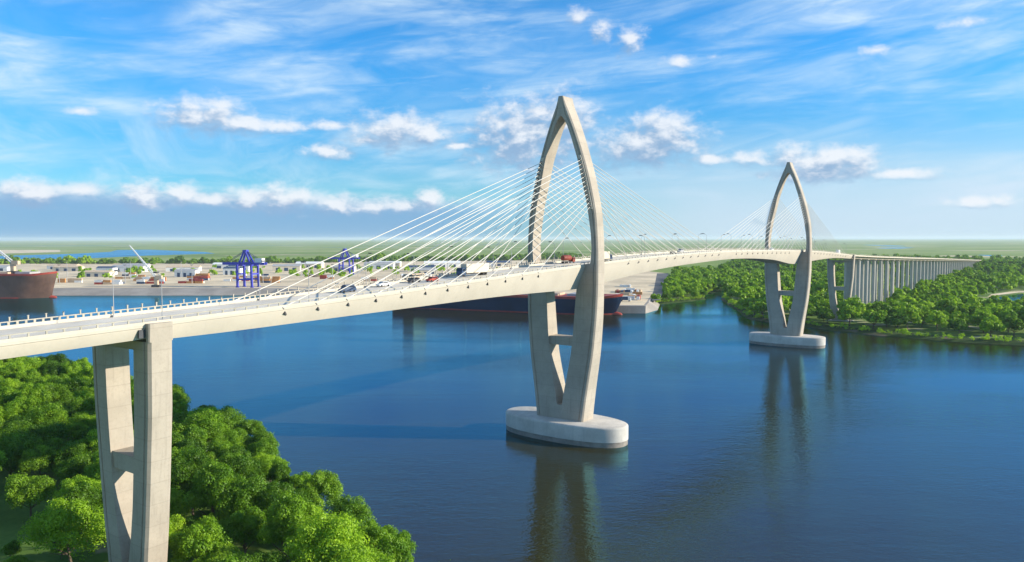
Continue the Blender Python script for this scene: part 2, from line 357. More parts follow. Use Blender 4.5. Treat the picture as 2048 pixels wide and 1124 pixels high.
rb = [(420, -700), (425, -250), (431, -140), (425, -99), (432, -48), (443, -20), (452, 8), (471, 32), (489, 70), (508, 83), (536, 95), (581, 117), (633, 144), (706, 178), (783, 202), (895, 226), (1000, 330), (1500, 480), (2600, 700), (3100, 400), (3100, -700)]
def sheet(name, poly, z, m):
    mb = MB(); mb.v = [(x, y, z) for x, y in poly]; mb.f = [tuple(t) for t in tessellate_polygon([[Vector((x, y, z)) for x, y in poly]])]
    o = mb.build(name, m)
    if o.data.polygons[0].normal.z < 0: o.data.flip_normals()
    return struct(o)
sheet('ground', rb, 2.63, GRASS)
sheet('path', [(515, -60), (560, -20), (640, 10), (800, 40), (1000, 60), (1000, 68), (800, 48), (640, 18), (556, -12), (508, -54)], 2.66, MATS['yard_paving'])
sheet('lake', [(850, -100), (900, -104), (960, -118), (1030, -140), (1100, -190), (1050, -260), (900, -260), (830, -180), (835, -130)], 2.68, WATER)
sheet('shore', [(900, -95), (965, -108), (1035, -128), (1110, -180), (1122, -176), (1045, -116), (965, -96)], 2.72, MATS['yard_paving'])
# far river reach and its pale flats
sheet('river', [(600, 3500), (927, 2983), (1250, 3000), (1680, 3280), (2113, 3446), (2350, 3900), (2720, 5160), (2500, 5200), (2100, 4500), (1700, 4050), (1237, 3799), (900, 4200)], 2.75, RUFFLED)
sheet('field', [(1300, 4300), (1900, 4700), (2300, 5600), (1300, 7600), (600, 6600), (900, 4600)], 2.7, MATS['yard_paving'])
for k, (cx, cy, a, b, rz) in enumerate([(6100, 800, 260, 110, .1), (6900, 900, 300, 90, .5), (8400, 1250, 700, 110, .4), (3650, 48, 130, 34, .3), (5200, 7600, 900, 110, -.7), (6800, 6000, 1000, 120, -.7), (4600, 4900, 420, 60, -.6), (3900, 9000, 900, 130, -.9)]):
    sheet('pond', [(cx + a * math.cos(t) * math.cos(rz) - b * math.sin(t) * math.sin(rz) * random.uniform(.7, 1.2), cy + a * math.cos(t) * math.sin(rz) + b * math.sin(t) * math.cos(rz) * random.uniform(.7, 1.2)) for t in [2 * math.pi * i / 18 for i in range(18)]], 2.9, RUFFLED)
# lawn clearings on the left bank
# ------------------------------------------------------------------ the bridge
L1 = 319.34; PX = [0.0, L1]; PIERX = [-177.07, 496.4]
zg = interp([(-420, 54), (-300, 58.3), (-190, 61.9), (-148, 63.1), (-96, 65.0), (-36, 67.5), (16, 69.4), (60, 70.7), (110, 71.5), (160, 71.8), (220, 71.4), (290, 70.4), (370, 68.6), (430, 66.2), (500, 63.2), (560, 61.3), (770, 55.4), (1350, 40.3), (2000, 22.6), (2700, 4.0)])
zb = interp([(-205, 59.9), (-177, 59.3), (-121, 59.8), (-54, 60.5), (-4, 60.1), (4, 60.1), (20, 61.6), (64, 65.0), (126, 67.3), (173, 68.0), (209, 67.4), (251, 65.7), (315, 61.1), (323, 61.1), (363, 62.3), (421, 63.0), (491, 61.0)])
def zbot(x): return zg(x) - 2.4 if (x < -178 or x > 494) else min(zb(x), zg(x) - 2.0)
def ybot(x): return 10.6 - 3.6 * min(1, (zg(x) - zbot(x)) / 9.0)
bridge = thing('cable_stayed_bridge', 'long pale concrete cable-stayed river bridge with two pointed-arch pylons', 'bridge')
def section_loft(xs, ring, name, m, parent=bridge, smooth=25): 
    return MB().loft([[(x, y, z) for y, z in ring(x)] for x in xs]).build(name, m, parent, smooth)
XM = sorted(set(list(np.arange(-420, 497, 4.0)) + [-178.2, -177.9, 495.9, 496.4]))
XV = list(np.arange(496.9, 2700, 12.0))
def girder_ring(x):
    g, b, yb = zg(x), zbot(x), ybot(x)
    return [(-10.75, g + .45), (-10.75, g + .02), (-10.55, g - .06), (-10.55, g - .35), (-yb, b), (yb, b), (10.55, g - .35), (10.55, g - .06), (10.75, g + .02), (10.75, g + .45), (0, g + .55)]
girder = section_loft([x for x in XM], girder_ring, 'deck', GIRD)
def via_ring(x):
    g = zg(x); return [(-10.75, g + .45), (-10.75, g - .1), (-8.2, g - .6), (-7.2, g - 2.3), (7.2, g - 2.3), (8.2, g - .6), (10.75, g - .1), (10.75, g + .45), (0, g + .55)]
viad = section_loft(XV, via_ring, 'viaduct_deck', GIRD); viad['label'] = 'long straight viaduct deck running inland over the woods'
XA = XM + XV
def strip(name, m, y0, y1, dz, xs=XA, par=bridge, crown=True):
    mb = MB(); vs = []
    for x in xs:
        for y in (y0, y1): vs.append((x, y, zg(x) + .55 - (.1 * abs(y) / 10.75) + dz))
    n = len(xs); return mb.add(vs, [(2 * i, 2 * i + 2, 2 * i + 3, 2 * i + 1) for i in range(n - 1)]).build(name, m, par)
road = MB(); vs = []
for x in XA:
    for y in (-9.6, 0, 9.6): vs.append((x, y, zg(x) + .55 - .1 * abs(y) / 10.75 + .012))
road.add(vs, [f for i in range(len(XA) - 1) for f in ((3 * i, 3 * i + 3, 3 * i + 4, 3 * i + 1), (3 * i + 1, 3 * i + 4, 3 * i + 5, 3 * i + 2))]).build('road_surface', ROAD, bridge)
def zr(x, y): return zg(x) + .55 - .1 * abs(y) / 10.75
mk = MB()
for i in range(len(XA) - 1):
    x0, x1 = XA[i], XA[i + 1]
    for y, w in ((-9.0, .2), (9.0, .2), (-.25, .15), (.25, .15)):
        mk.add([(x, yy, zr(x, yy) + .02) for x, yy in ((x0, y - w / 2), (x1, y - w / 2), (x1, y + w / 2), (x0, y + w / 2))], [(0, 1, 2, 3)])
x = -420.0
while x < 2600:
    for y in (-6.1, -3.2, 3.2, 6.1):
        mk.add([(q, yy, zr(q, yy) + .02) for q, yy in ((x, y - .09), (x + 3.5, y - .09), (x + 3.5, y + .09), (x, y + .09))], [(0, 1, 2, 3)])
    x += 9
mk.build('lane_marking', PAINT, bridge)
for sgn in (-1, 1):
    MB().loft([[(x, sgn * 10.70, zg(x) + .46), (x, sgn * 10.70, zg(x) + 1.15), (x, sgn * 10.35, zg(x) + 1.15), (x, sgn * 10.2, zg(x) + .46)] for x in XA]).build('parapet', PARA, bridge, 30)
    rl = MB(); rl.loft([[(x, sgn * 10.66, zg(x) + 1.72), (x, sgn * 10.66, zg(x) + 1.92), (x, sgn * 10.42, zg(x) + 1.92), (x, sgn * 10.42, zg(x) + 1.72)] for x in XA])
    x = -420.0
    while x < 2650:
        rl.box((x, sgn * 10.54, zg(x) + 1.435), (.34 if sgn < 0 else .45, .2, .57)); x += 3.0 if sgn < 0 else 1.6
        if x > 420: x += 6
    rl.build('railing', RAILC, bridge)
    if sgn > 0:
        rest = MB()
        for k in range(190):
            x = -240.0 + 3.4 * k; one = MB() if k < 98 else rest
            one.box((x, 10.54, zg(x) + 2.3), (.26, .24, .76)); one.box((x, 10.54, zg(x) + 2.73), (.36, .32, .1))
            if k < 98: one.build('railing_bollard', RAILC, bridge)
        struct(rest.build('railing_bollard', RAILC, bridge), 'stuff')
# ---- pylons
TIP = 135.86
wo = lin([(0, 10.3), (8, 10.82), (20, 12.43), (35, 14.8), (50, 16.1), (62, 16.45), (75, 16.5), (90, 15.6), (105, 12.25), (118, 8.1), (128, 4.2), (134, 1.55), (TIP, .35)])
wi = lin([(0, 0), (13.3, 0), (13.5, 1.25), (20, 2.3), (28, 3.9), (34, 5.0), (41, 5.7), (48, 6.2), (56, 6.7), (60, 7.05), (69.8, 10.72), (70.0, 13.0), (71, 13.35), (76, 13.75), (82, 13.4), (93, 11.7), (101, 9.75), (111, 7.45), (120, 4.55), (124, 3.0), (126.6, 1.6), (127.9, .5), (128.2, 0), (TIP, 0)])
def smooth_tab(f, w=2.2): return lambda z: sum(f(z + d) for d in (-w, -w / 2, 0, w / 2, w)) / 5
wos = smooth_tab(wo, 4.0)
th = lin([(0, 9.3), (8, 9.0), (62, 5.9), (100, 6.2), (TIP, 7.6)])
def leg_ring(z, s, wo_, wi_, th_, groove=True):
    o, i, t = wo_(z), wi_(z), th_(z) / 2; c = min(.55, (o - i) * .2); w = o - i
    pts = [(i, -t)]
    if groove and w > 2.2:
        g0, g1, g = o - min(2.0, w * .5), o - min(1.45, w * .36), .28
        pts += [(g0, -t), (g0 + .06, -t + g), (g1 - .06, -t + g), (g1, -t)]
    else: pts += [(i + w * .2, -t), (i + w * .3, -t), (i + w * .4, -t), (i + w * .5, -t)]
    pts += [(o - c, -t), (o, -t + c), (o, t - c), (o - c, t), (i, t)]
    return [(x, s * y, z) for y, x in pts]
def zlist(zs): return sorted(set(round(q, 3) for q in zs))
PZ = zlist(list(np.linspace(7.6, TIP, 96)) + [13.3, 13.5, 69.8, 70.0, 71, 124, 125.3, 126.6, 127.9, 128.2, 134, 135.2])
def pylon(x0, label):
    p = link('pylon', None, bridge); p.location = (x0, 0, 0); p['label'] = label
    for s in (-1, 1):
        MB().loft([leg_ring(z, s, wos, wi, th) for z in PZ]).build('leg', CONC, p, 28)
    MB().box((0, 0, 39.05), (5.6, 12.6, 3.4)).build('crossbeam', CONC, p)
    def foot_ring(k, z):
        r = []
        for i in range(64):
            t = 2 * math.pi * i / 64; c, s = math.cos(t), math.sin(t); n = 2 / 2.35
            r.append((11.4 * k[0] * math.copysign(abs(c) ** n, c), 27.6 * k[1] * math.copysign(abs(s) ** n, s), z))
        return r
    one = (1, 1); f = link('pile_cap', None, p)
    MB().loft([foot_ring(one, 2.0), foot_ring(one, 6.9), foot_ring((.99, .996), 7.35), foot_ring((.965, .985), 7.65), foot_ring((.93, .97), 7.8)]).build('cap_block', FOOT, p, 50)
    bpy.data.objects.remove(f)
    MB().loft([foot_ring((.985, .994), -2.0), foot_ring((.985, .994), 2.0)], caps=False).build('wet_band', WETC, p, 50)
    for s in (-1, 1):                                   # cable anchor blocks proud of both faces
        for f in (-1, 1):
            mb = MB(); rr = []
            for z in np.linspace(91.3, 112.3, 16):
                o, i, t = wos(z), wi(z), th(z) / 2; a, b = i + (o - i) * .22, i + (o - i) * .74
                rr.append([(f * (t - .3), s * a, z), (f * (t + .35), s * (a + .15), z), (f * (t + .35), s * (b - .15), z), (f * (t - .3), s * b, z)])
            mb.loft(rr).build('anchor_block', GIRD, p, 40)
            for k in range(12):
                sk = MB()
                z = 92.6 + k * 1.63; y = s * (wi(z) + (wos(z) - wi(z)) * .48); t = th(z) / 2 + .3
                sk.tube((f * t, y, z), (f * (t + .55), y, z - .28), .42, .36, 8)
                sk.build('cable_socket', DARK, p)
    return p
pylon(0.0, 'nearer pointed-arch pylon standing on its own oval island'); pylon(L1, 'farther pointed-arch pylon close to the wooded bank')

# ---- twin-leg piers at the ends of the cable-stayed span
pwo = lin([(0, 6.2), (10, 7.6), (20, 8.95), (30, 10.0), (45, 11.35), (57, 11.75), (66, 12.2)])
pwi = lin([(0, 0), (9.0, 0), (9.2, .5), (12.5, 1.6), (17, 2.6), (24, 3.7), (29, 4.2), (34, 4.6), (40, 5.15), (46, 5.5), (57.4, 5.85), (59.2, 6.0), (59.25, 10.78), (66, 10.78)])
def pier(x0, top, label=None):
    p = link('pier', None, bridge); p.location = (x0, 0, 0)
    if label: p['label'] = label
    zs = zlist(list(np.linspace(1.0, 57, 30)) + [9.0, 9.2, 57.4, 59.2, 59.25, top])
    for s in (-1, 1): MB().loft([leg_ring(z, s, pwo, pwi, lambda z: 5.2) for z in zs]).build('leg', CONC, p, 28)
    MB().box((0, 0, 32.8), (4.4, 10.2, 3.5)).build('crossbeam', CONC, p)
    MB().box((0, 0, 58.25), (4.9, 11.9, 1.9)).build('pier_cap', CONC, p)
    MB().box((0, 0, 1.8), (14, 22, 2.4)).build('pile_cap', FOOT, p)
    return p
pier(PIERX[0], 63.0, 'tall twin-leg pier in the wood on the left bank'); pier(PIERX[1], 64.6, 'twin-leg pier at the start of the far viaduct')
pier(-318, 57.0).location.z = -3.0
MB().box((PIERX[0] - 3.35, -10.55, 61.0), (1.3, .5, 1.7)).build('expansion_gap_shade', DARK, bridge)  # solid dark box: its colour stands in for shade inside the joint recess

# ---- viaduct piers: pairs of round-cornered columns under a cap
vp0 = None; x = 548.0; xs = []
while x < 2480: xs.append(x); x += 40.0
for x in xs:
    top = zg(x) - 2.3
    p = link('viaduct_pier', None, bridge); p.location = (x, 0, 0)
    for s in (-1, 1):
        rr = []
        for z, k in ((1.5, 1.0), (top - 1.9, 1.0)):
            rr.append([(1.5 * c, s * 5.6 + 1.7 * q, z) for c, q in ((-1, -.6), (-.6, -1), (.6, -1), (1, -.6), (1, .6), (.6, 1), (-.6, 1), (-1, .6))])
        MB().loft(rr).build('column', VIAC, p)
    MB().add([(-1.5, -8, top - .6), (1.5, -8, top - .6), (1.5, 8, top - .6), (-1.5, 8, top - .6), (-1.5, -8, top - .02), (1.5, -8, top - .02), (1.5, 8, top - .02), (-1.5, 8, top - .02), (-1.5, -6, top - 1.9), (1.5, -6, top - 1.9), (1.5, 6, top - 1.9), (-1.5, 6, top - 1.9)],
        [(4, 5, 6, 7), (0, 1, 5, 4), (2, 3, 7, 6), (8, 9, 1, 0), (10, 11, 3, 2), (11, 10, 9, 8), (0, 4, 7, 3, 11, 8), (1, 9, 10, 2, 6, 5)]).build('crosshead', VIAC, p)

# ---- stay cables: twelve to a fan, two fans to a side, two planes
for x0 in PX:
    for s in (-1, 1):
        for f in (-1, 1):
            for k in range(12):
                xd = x0 + f * (36 + 10 * k); z = 92.4 + k * 1.63; t = th(z) / 2
                y = s * (wi(z) + (wos(z) - wi(z)) * .48)
                a = Vector((xd, s * 10.53, zg(xd) + .6)); b = Vector((x0 + f * (t + .3), y, z)); d = (b - a).normalized()
                mb = MB().tube(a, b, .13, n=8); mb.tube(a - d * .3, a + d * 3.0, .2, .18, 8)
                mb.build('stay_cable', CABLE, bridge, 60, fix=False)
for x0 in PX:
    for f in (-1, 1):
        for k in range(12):
            xd = x0 + f * (36 + 10 * k)
            mb = MB()
            for s in (-1, 1):
                g = zg(xd); hh = (g - .35 - zbot(xd)); dy = 10.55 - ybot(xd)
                zc = g - .95; yc = 10.55 - dy * ((g - .35 - zc) / hh)
                dx = -f * .75
                mb.beam((xd + dx - .45 * f, s * (yc - .35), zc - .2), (xd + dx + .45 * f, s * (yc + .12), zc + .3), .62, .62)
                mb.beam((xd + dx * .2, s * 10.62, g + .15), (xd + f * .25, s * 10.62, g + .62), .3, .26)
            mb.build('cable_anchor', DARK, bridge)

# ------------------------------------------------------------------ street lamps on the deck
LG = 'street lamps along the bridge deck'
def make_lamp():
    o = thing('street_lamp', '', 'street lamp', group=LG)
    m = MB().tube((0, 0, 0), (0, 0, 9.4), .10, .06, 8); m.tube((0, 0, 9.4), (0, -1.5, 10.3), .07, .05, 6); m.box((0, 0, .25), (.45, .45, .5)); m.build('pole', GREYB, o)
    h = MB().box((0, -1.9, 10.35), (.6, 1.3, .24)); h.box((0, -1.9, 10.2), (.4, .9, .08)); h.build('lamp_head', DARK, o)
    return o
lamp0 = make_lamp(); first = True
for k in range(18):
    xl = -175.5 + 38.0 * k
    if min(abs(xl - q) for q in PX) < 6: xl += 8
    for s in (-1, 1):
        o = lamp0 if first else copy_tree(lamp0); first = False
        yl = s * 9.75; o.location = (xl, yl, zr(xl, yl)); o.rotation_euler = (0, 0, 0 if s > 0 else math.pi)
        zone = 'over the left bank pier' if xl < -150 else 'among the cables left of the nearer pylon' if xl < 0 else 'between the two pylons' if xl < L1 else 'beyond the farther pylon'
        o['label'] = ('slim lamp post along the far railing ' if s > 0 else 'slim lamp post along the near railing ') + zone
# ------------------------------------------------------------------ vehicles on the deck
def wheel(mb, x, y, z, r, w): mb.tube((x, y - w / 2, z), (x, y + w / 2, z), r, n=12)
def lorry(label, x, y, L, boxm, cabm, face=-1, tank=False):
    o = thing('lorry', label, 'lorry', (x, y, zr(x, y) + .03), 0 if face < 0 else math.pi)
    c = MB(); c.add([(-L / 2, -1.2, .7), (-L / 2 + 2.3, -1.2, .7), (-L / 2 + 2.3, -1.2, 3.0), (-L / 2 + .45, -1.2, 3.0), (-L / 2, -1.2, 1.9), (-L / 2, 1.2, .7), (-L / 2 + 2.3, 1.2, .7), (-L / 2 + 2.3, 1.2, 3.0), (-L / 2 + .45, 1.2, 3.0), (-L / 2, 1.2, 1.9)],
        [(4, 3, 2, 1, 0), (5, 6, 7, 8, 9), (0, 1, 6, 5), (1, 2, 7, 6), (2, 3, 8, 7), (3, 4, 9, 8), (4, 0, 5, 9)]); c.build('cab', cabm, o)
    w = MB(); w.add([(-L / 2 - .01, -1.05, 1.95), (-L / 2 - .01, 1.05, 1.95), (-L / 2 + .40, 1.05, 2.88), (-L / 2 + .40, -1.05, 2.88)], [(0, 1, 2, 3)])
    for s in (-1, 1): w.box((-L / 2 + 1.3, s * 1.2, 2.3), (1.1, .03, .7))
    w.build('windscreen', GLASS, o)
    if tank:
        rr = []
        for i, (xx, r) in enumerate(((-L / 2 + 2.8, .3), (-L / 2 + 3.0, 1.1), (-L / 2 + 3.6, 1.4), (L / 2 - .8, 1.4), (L / 2 - .2, 1.1), (L / 2, .3))):
            rr.append([(xx, r * math.cos(2 * math.pi * k / 20), 2.75 + r * math.sin(2 * math.pi * k / 20)) for k in range(20)])
        MB().loft(rr).build('tank', boxm, o, 40)
    else:
        b = MB().box((1.25, 0, 2.75), (L - 2.5, 2.55, 3.1)); b.build('cargo_box', boxm, o)
    ch = MB().box((.6, 0, .95), (L - 1.4, 1.0, .35)); ch.build('chassis', DARK, o)
    for xx in (-L / 2 + 1.2, L / 2 - 3.0, L / 2 - 1.6):
        for s in (-1, 1):
            m = MB(); wheel(m, xx, s * 1.0, .52, .52, .35); m.build('wheel', RUBBER, o)
    return o
lorry('long cream box lorry on the deck left of the nearer pylon', -57.0, 2.2, 15.0, CREAM, DBLUE)
lorry('red tank lorry between the legs of the nearer pylon', 9.0, 4.2, 10.5, BRICK, BRICK, 1, True).scale = (.82, .9, .82)
lorry('cream box lorry just right of the nearer pylon', 24.0, -5.0, 9.5, CREAM, DBLUE, 1)
lorry('small white box lorry beyond the farther pylon', 470.0, -3.0, 8.0, WHITE, WHITE, 1)
def car(label, x, y, m, face=1, L=4.6, tall=0.0):
    o = thing('car', label, 'car', (x, y, zr(x, y) + .03), 0 if face > 0 else math.pi)
    prof = [(-L / 2, .35), (L / 2, .35), (L / 2, .8), (L / 2 - 1.1, 1.0 + tall * .3), (L / 2 - 1.7, 1.5 + tall), (-L / 2 + .9, 1.52 + tall), (-L / 2 + .15, 1.05 + tall * .5), (-L / 2, .9)]
    rr = []
    for yy, k in ((-.9, .0), (-.82, .0), (.82, 0), (.9, 0)):
        q = 1.0 if abs(yy) < .85 else .94
        rr.append([(a * q, yy * (1 - .12 * max(0, (b - .9))), .35 + (b - .35) * (q if b > 1.2 else 1)) for a, b in prof])
    MB().loft(rr).build('body', m, o, 30)
    g = MB().box((-.2, 0, 1.24 + tall * .7), (L - 2.4, 1.74, .34)); g.build('window', GLASS, o)
    for xx in (-L / 2 + .9, L / 2 - .9):
        for s in (-1, 1):
            wm = MB(); wheel(wm, xx, s * .82, .33, .33, .22); wm.build('wheel', RUBBER, o)
    return o
car('dark blue van on the deck near the left cable ends', -113.0, 3.4, DBLUE, -1, 5.6, .6)
car('small white car on the deck behind the dark van', -96.0, 6.2, WHITE, -1)
car('dark grey car below the middle of the left cables', -82.0, 6.4, DARK, -1)
car('red car in front of the long cream box lorry', -78.0, 2.2, REDP, -1)
car('dark car high on the crest between the pylons', 96.0, -4.8, DARK, 1)
car('silver van high on the crest between the pylons', 128.0, 4.6, GREYB, -1, 5.6, .6)
car('white van just before the farther pylon', 262.0, -4.7, WHITE, 1, 5.4, .6)

# ------------------------------------------------------------------ trees
def lobe_points(n, H, rx, flat, rnd):
    """clump centres filling an uneven crown"""
    out = []; sx = rnd.uniform(.82, 1.2, 2)
    for i in range(n):
        while True:
            v = rnd.normal(size=3); v /= np.linalg.norm(v)
            if v[2] > -.55: break
        r = rnd.uniform(.42, .95); out.append((v[0] * rx * r * sx[0], v[1] * rx * r * sx[1], H + v[2] * rx * flat * r, rx * rnd.uniform(.16, .40)))
    return out
def crown_arrays(seed, rx, flat, H, lobes, leaves, size):
    rnd = np.random.default_rng(seed); L = lobe_points(lobes, H, rx, flat, rnd); L.append((0, 0, H, rx * .55))
    w = np.array([l[3] ** 2 for l in L]); w /= w.sum(); idx = rnd.choice(len(L), leaves, p=w); la = np.array(L)[idx]
    v = rnd.normal(size=(leaves, 3)); v /= np.linalg.norm(v, axis=1)[:, None]; v[:, 2] = np.where(v[:, 2] < -.5, -v[:, 2], v[:, 2])
    c = la[:, :3] + v * la[:, 3:4] * rnd.uniform(.70, 1.14, (leaves, 1)) * np.where(rnd.random((leaves, 1)) < .06, 1.25, 1.0)
    nrm = v * .9 + rnd.normal(size=(leaves, 3)) * .42; nrm /= np.linalg.norm(nrm, axis=1)[:, None]
    a = np.cross(nrm, rnd.normal(size=(leaves, 3))); a /= np.linalg.norm(a, axis=1)[:, None]; b = np.cross(nrm, a)
    s = size * rnd.uniform(.65, 1.3, (leaves, 1)); k = rnd.uniform(.55, .95, (leaves, 1))
    V = np.stack([c - a * s - b * s * k * .5, c + a * s * .2 - b * s * k, c + a * s + b * s * k * .4, c - a * s * .3 + b * s * k], 1)
    return V.reshape(-1, 3)
def quads_mesh(name, V, m):
    n = len(V) // 4; me = bpy.data.meshes.new(name); me.vertices.add(len(V)); me.vertices.foreach_set('co', V.astype(np.float32).ravel())
    me.loops.add(len(V)); me.loops.foreach_set('vertex_index', np.arange(len(V), dtype=np.int32))
    me.polygons.add(n); me.polygons.foreach_set('loop_start', np.arange(0, 4 * n, 4, dtype=np.int32)); me.polygons.foreach_set('loop_total', np.full(n, 4, dtype=np.int32))
    me.update(calc_edges=True); me.materials.append(m); return me
def trunk_mesh(seed, H, r, rx):
    rn = random.Random(seed); mb = MB(); p = Vector((0, 0, -.4)); pts = [p]
    for i in range(4): p = p + Vector((rn.uniform(-.25, .25), rn.uniform(-.25, .25), (H + .4) / 4)); pts.append(p)
    for i in range(4): mb.tube(pts[i], pts[i + 1], r * (1 - .17 * i), r * (1 - .17 * (i + 1)), 7)
    for i in range(6):
        a = rn.uniform(0, 6.28); b = pts[rn.choice((2, 2, 3))]; e = b + Vector((math.cos(a) * rx * .6, math.sin(a) * rx * .6, rn.uniform(.15, .5) * H)); mb.tube(b, e, r * .42, r * .12, 5)
    me = bpy.data.meshes.new('trunk'); me.from_pydata([tuple(q) for q in mb.v], [], mb.f); me.update(); me.materials.append(BARK); return me
TG = {}
def make_tree(seed, near):
    o = link('tree', None); o['category'] = 'tree'
    rx, H, flat = ((5.4, 8.6, .92), (6.2, 8.2, .80), (4.7, 9.3, 1.12), (5.8, 7.4, .72), (5.0, 8.0, .95), (6.6, 9.2, .85))[seed % 6]
    n, sz, lb = (19000, .18, 54) if near else (2600, .58, 26)
    if not near: H *= .76
    V = crown_arrays(100 + seed, rx, flat, H, lb, n, sz)
    c = link('crown', quads_mesh('crown', V, (LEAF if seed % 3 else LEAFD) if near else LEAFR if seed % 3 else LEAF), o)
    link('trunk', trunk_mesh(seed, H * .95, .34, rx), o); return o
near_proto = [make_tree(i, True) for i in range(6)]; far_proto = [make_tree(i, False) for i in range(6)]
used = set()
def place_tree(proto, x, y, z, s, label, group):
    o = proto if proto.name not in used else copy_tree(proto); used.add(proto.name)
    o.location = (x, y, z); k = random.uniform(.9, 1.1); o.scale = (s * k, s * k, s * random.uniform(.92, 1.12)); o.rotation_euler = (0, 0, random.uniform(0, 6.28))
    o['label'] = label; o['group'] = group; return o
def inside(x, y, poly):
    r = False; n = len(poly)
    for i in range(n):
        x1, y1 = poly[i]; x2, y2 = poly[(i + 1) % n]
        if (y1 > y) != (y2 > y) and x < (x2 - x1) * (y - y1) / (y2 - y1) + x1: r = not r
    return r
def seen(x, y, z):
    d = Vector((x, y, z)) - CAM; f = d.dot(cf)
    if f < 5: return None
    return 1024 + 1516.8 * d.dot(cr) / f, 562 - 1516.8 * d.dot(cu) / f, f
def scatter(poly, gap, ok, tries, pts=None):
    pts = [] if pts is None else pts; cell = {}; bx = [p[0] for p in poly]; by = [p[1] for p in poly]; out = []
    for q in pts: cell.setdefault((int(q[0] // gap), int(q[1] // gap)), []).append(q)
    for _ in range(tries):
        x, y = random.uniform(min(bx), max(bx)), random.uniform(min(by), max(by))
        if not inside(x, y, poly) or not ok(x, y): continue
        i, j = int(x // gap), int(y // gap)
        if any(math.dist((x, y), q) < gap for a in (-1, 0, 1) for b in (-1, 0, 1) for q in cell.get((i + a, j + b), [])): continue
        cell.setdefault((i, j), []).append((x, y)); out.append((x, y))
    return out
LAWN = [(-165, 84, 13), (-172, 68, 14), (-180, 52, 15), (-187, 37, 15), (-194, 20, 14), (-199, 4, 12), (-185, 52, 13), (-172, 68, 9), (-158, 70, 8), (-142, 96, 8), (-130, 118, 7), (-177, 4, 15), (-171, 24, 9), (-139, 36, 5)]
LBI = offset_poly([q for q in LB if q[0] > -1000] + [(-420, -3000), (-420, 1600)], 3.5)
def ok_left(x, y):
    if not (-240 < x < -30 and -60 < y < 330): return False
    if any(math.hypot(x - a, y - b) < r for a, b, r in LAWN): return False
    p = seen(x, y, 9); q = seen(x, y, 14)
    if q and q[2] < 160 and 120 < q[0] < 400 and q[1] < 1200: return False
    return p is not None and -70 < p[0] < 900 and p[1] < 1240
left = scatter([(-240, -60), (-30, -60), (-30, 330), (-240, 330)], 9.0, lambda x, y: inside(x, y, LBI) and ok_left(x, y), 14000)
left.sort(key=lambda q: math.dist(q, CAM[:2]))
LABELS = {'edge': ('round leafy green tree leaning over the water at the edge of the left wood', 'trees along the water edge of the left wood'),
          'behind': ('round leafy green tree standing left of the tall twin-leg pier', 'trees of the wood left of the tall pier'),
          'right': ('round leafy green tree inside the wood right of the tall twin-leg pier', 'trees of the wood right of the tall pier')}
LBE = offset_poly([q for q in LB if q[0] > -1000] + [(-420, -3000), (-420, 1600)], 15)
n_left = 0
for i, (x, y) in enumerate(left[:200]):
    p = seen(x, y, 9); zn = 'edge' if not inside(x, y, LBE) else 'behind' if p[0] < 190 else 'right'
    d = math.dist((x, y), CAM[:2]); pr = random.choice(near_proto)
    place_tree(pr, x, y, 2.9, random.uniform(.85, 1.25) * (1 if zn != 'edge' else .82), *LABELS[zn]); n_left += 1
for x, y, sz in ((-171, 66, 1.05), (-186, 40, .42), (-178, 33, .36), (-190, 27, .5), (-163, 52, .45)):
    place_tree(random.choice(near_proto), x, y, 2.9, sz, *(('tall leafy tree standing alone on the lawn left of the tall pier', 'lone trees on the left lawn') if sz > 1 else ('small bushy tree on the lawn by the foot of the tall pier', 'small trees on the left lawn')))
# right bank
RB = [(446, -175), (438, -140), (432, -98), (438, -50), (450, -20), (458, 8), (470, 36), (488, 76), (512, 92), (542, 105), (588, 128), (640, 156), (780, 212), (900, 258), (1300, 420), (1300, -190)]
CLEAR = [(810, -118, 52), (760, -108, 30), (930, -60, 20), (1120, 60, 30), (1180, -70, 34), (740, 170, 18), (1050, 260, 30), (1220, 220, 34), (860, 90, 16), (520, -40, 16), (610, 12, 15), (700, 70, 20), (655, 150, 16), (560, 60, 14), (880, -135, 55), (985, -140, 62), (1050, -190, 70), (800, 40, 14), (1000, 160, 22), (900, 190, 22)]
def ok_right(x, y):
    if abs(y) < 15 and x > 480: return False
    if any(math.hypot(x - a, y - b) < r for a, b, r in CLEAR): return False
    if math.sin(x * .031 + 1.3) * math.sin(y * .047 + x * .011) + .35 * math.sin(x * .09 - y * .07) > .62: return False
    p = seen(x, y, 9); return p is not None and p[0] < 2110
right = scatter(RB, 16.5, ok_right, 30000); right.sort(key=lambda q: math.dist(q, CAM[:2]))
N_R = 58
creek = scatter([(575, 224), (640, 215), (690, 207), (760, 235), (870, 250), (1300, 425), (1300, 505), (1210, 470), (562, 212)], 12.0, lambda x, y: True, 6000); creek.sort(key=lambda q: q[0])
for i, (x, y) in enumerate(right[:N_R]):
    p = seen(x, y, 9)
    lb, gp = (('bushy green tree on the bank left of the farther pylon', 'bank trees left of the farther pylon') if p[0] < 1530 else
              ('bushy green tree on the bank between the farther pylon and the viaduct', 'bank trees between pylon and viaduct') if p[0] < 1720 else
              ('bushy green tree along the right bank in front of the viaduct', 'front trees of the right bank'))
    place_tree(random.choice(far_proto), x, y, 2.2, random.uniform(1.15, 1.75), lb, gp)
for x, y in creek[:14]:
    place_tree(random.choice(far_proto), x, y, 2.4, random.uniform(.9, 1.3), 'bushy green tree on the point between the creek and the port', 'trees between the creek and the port')
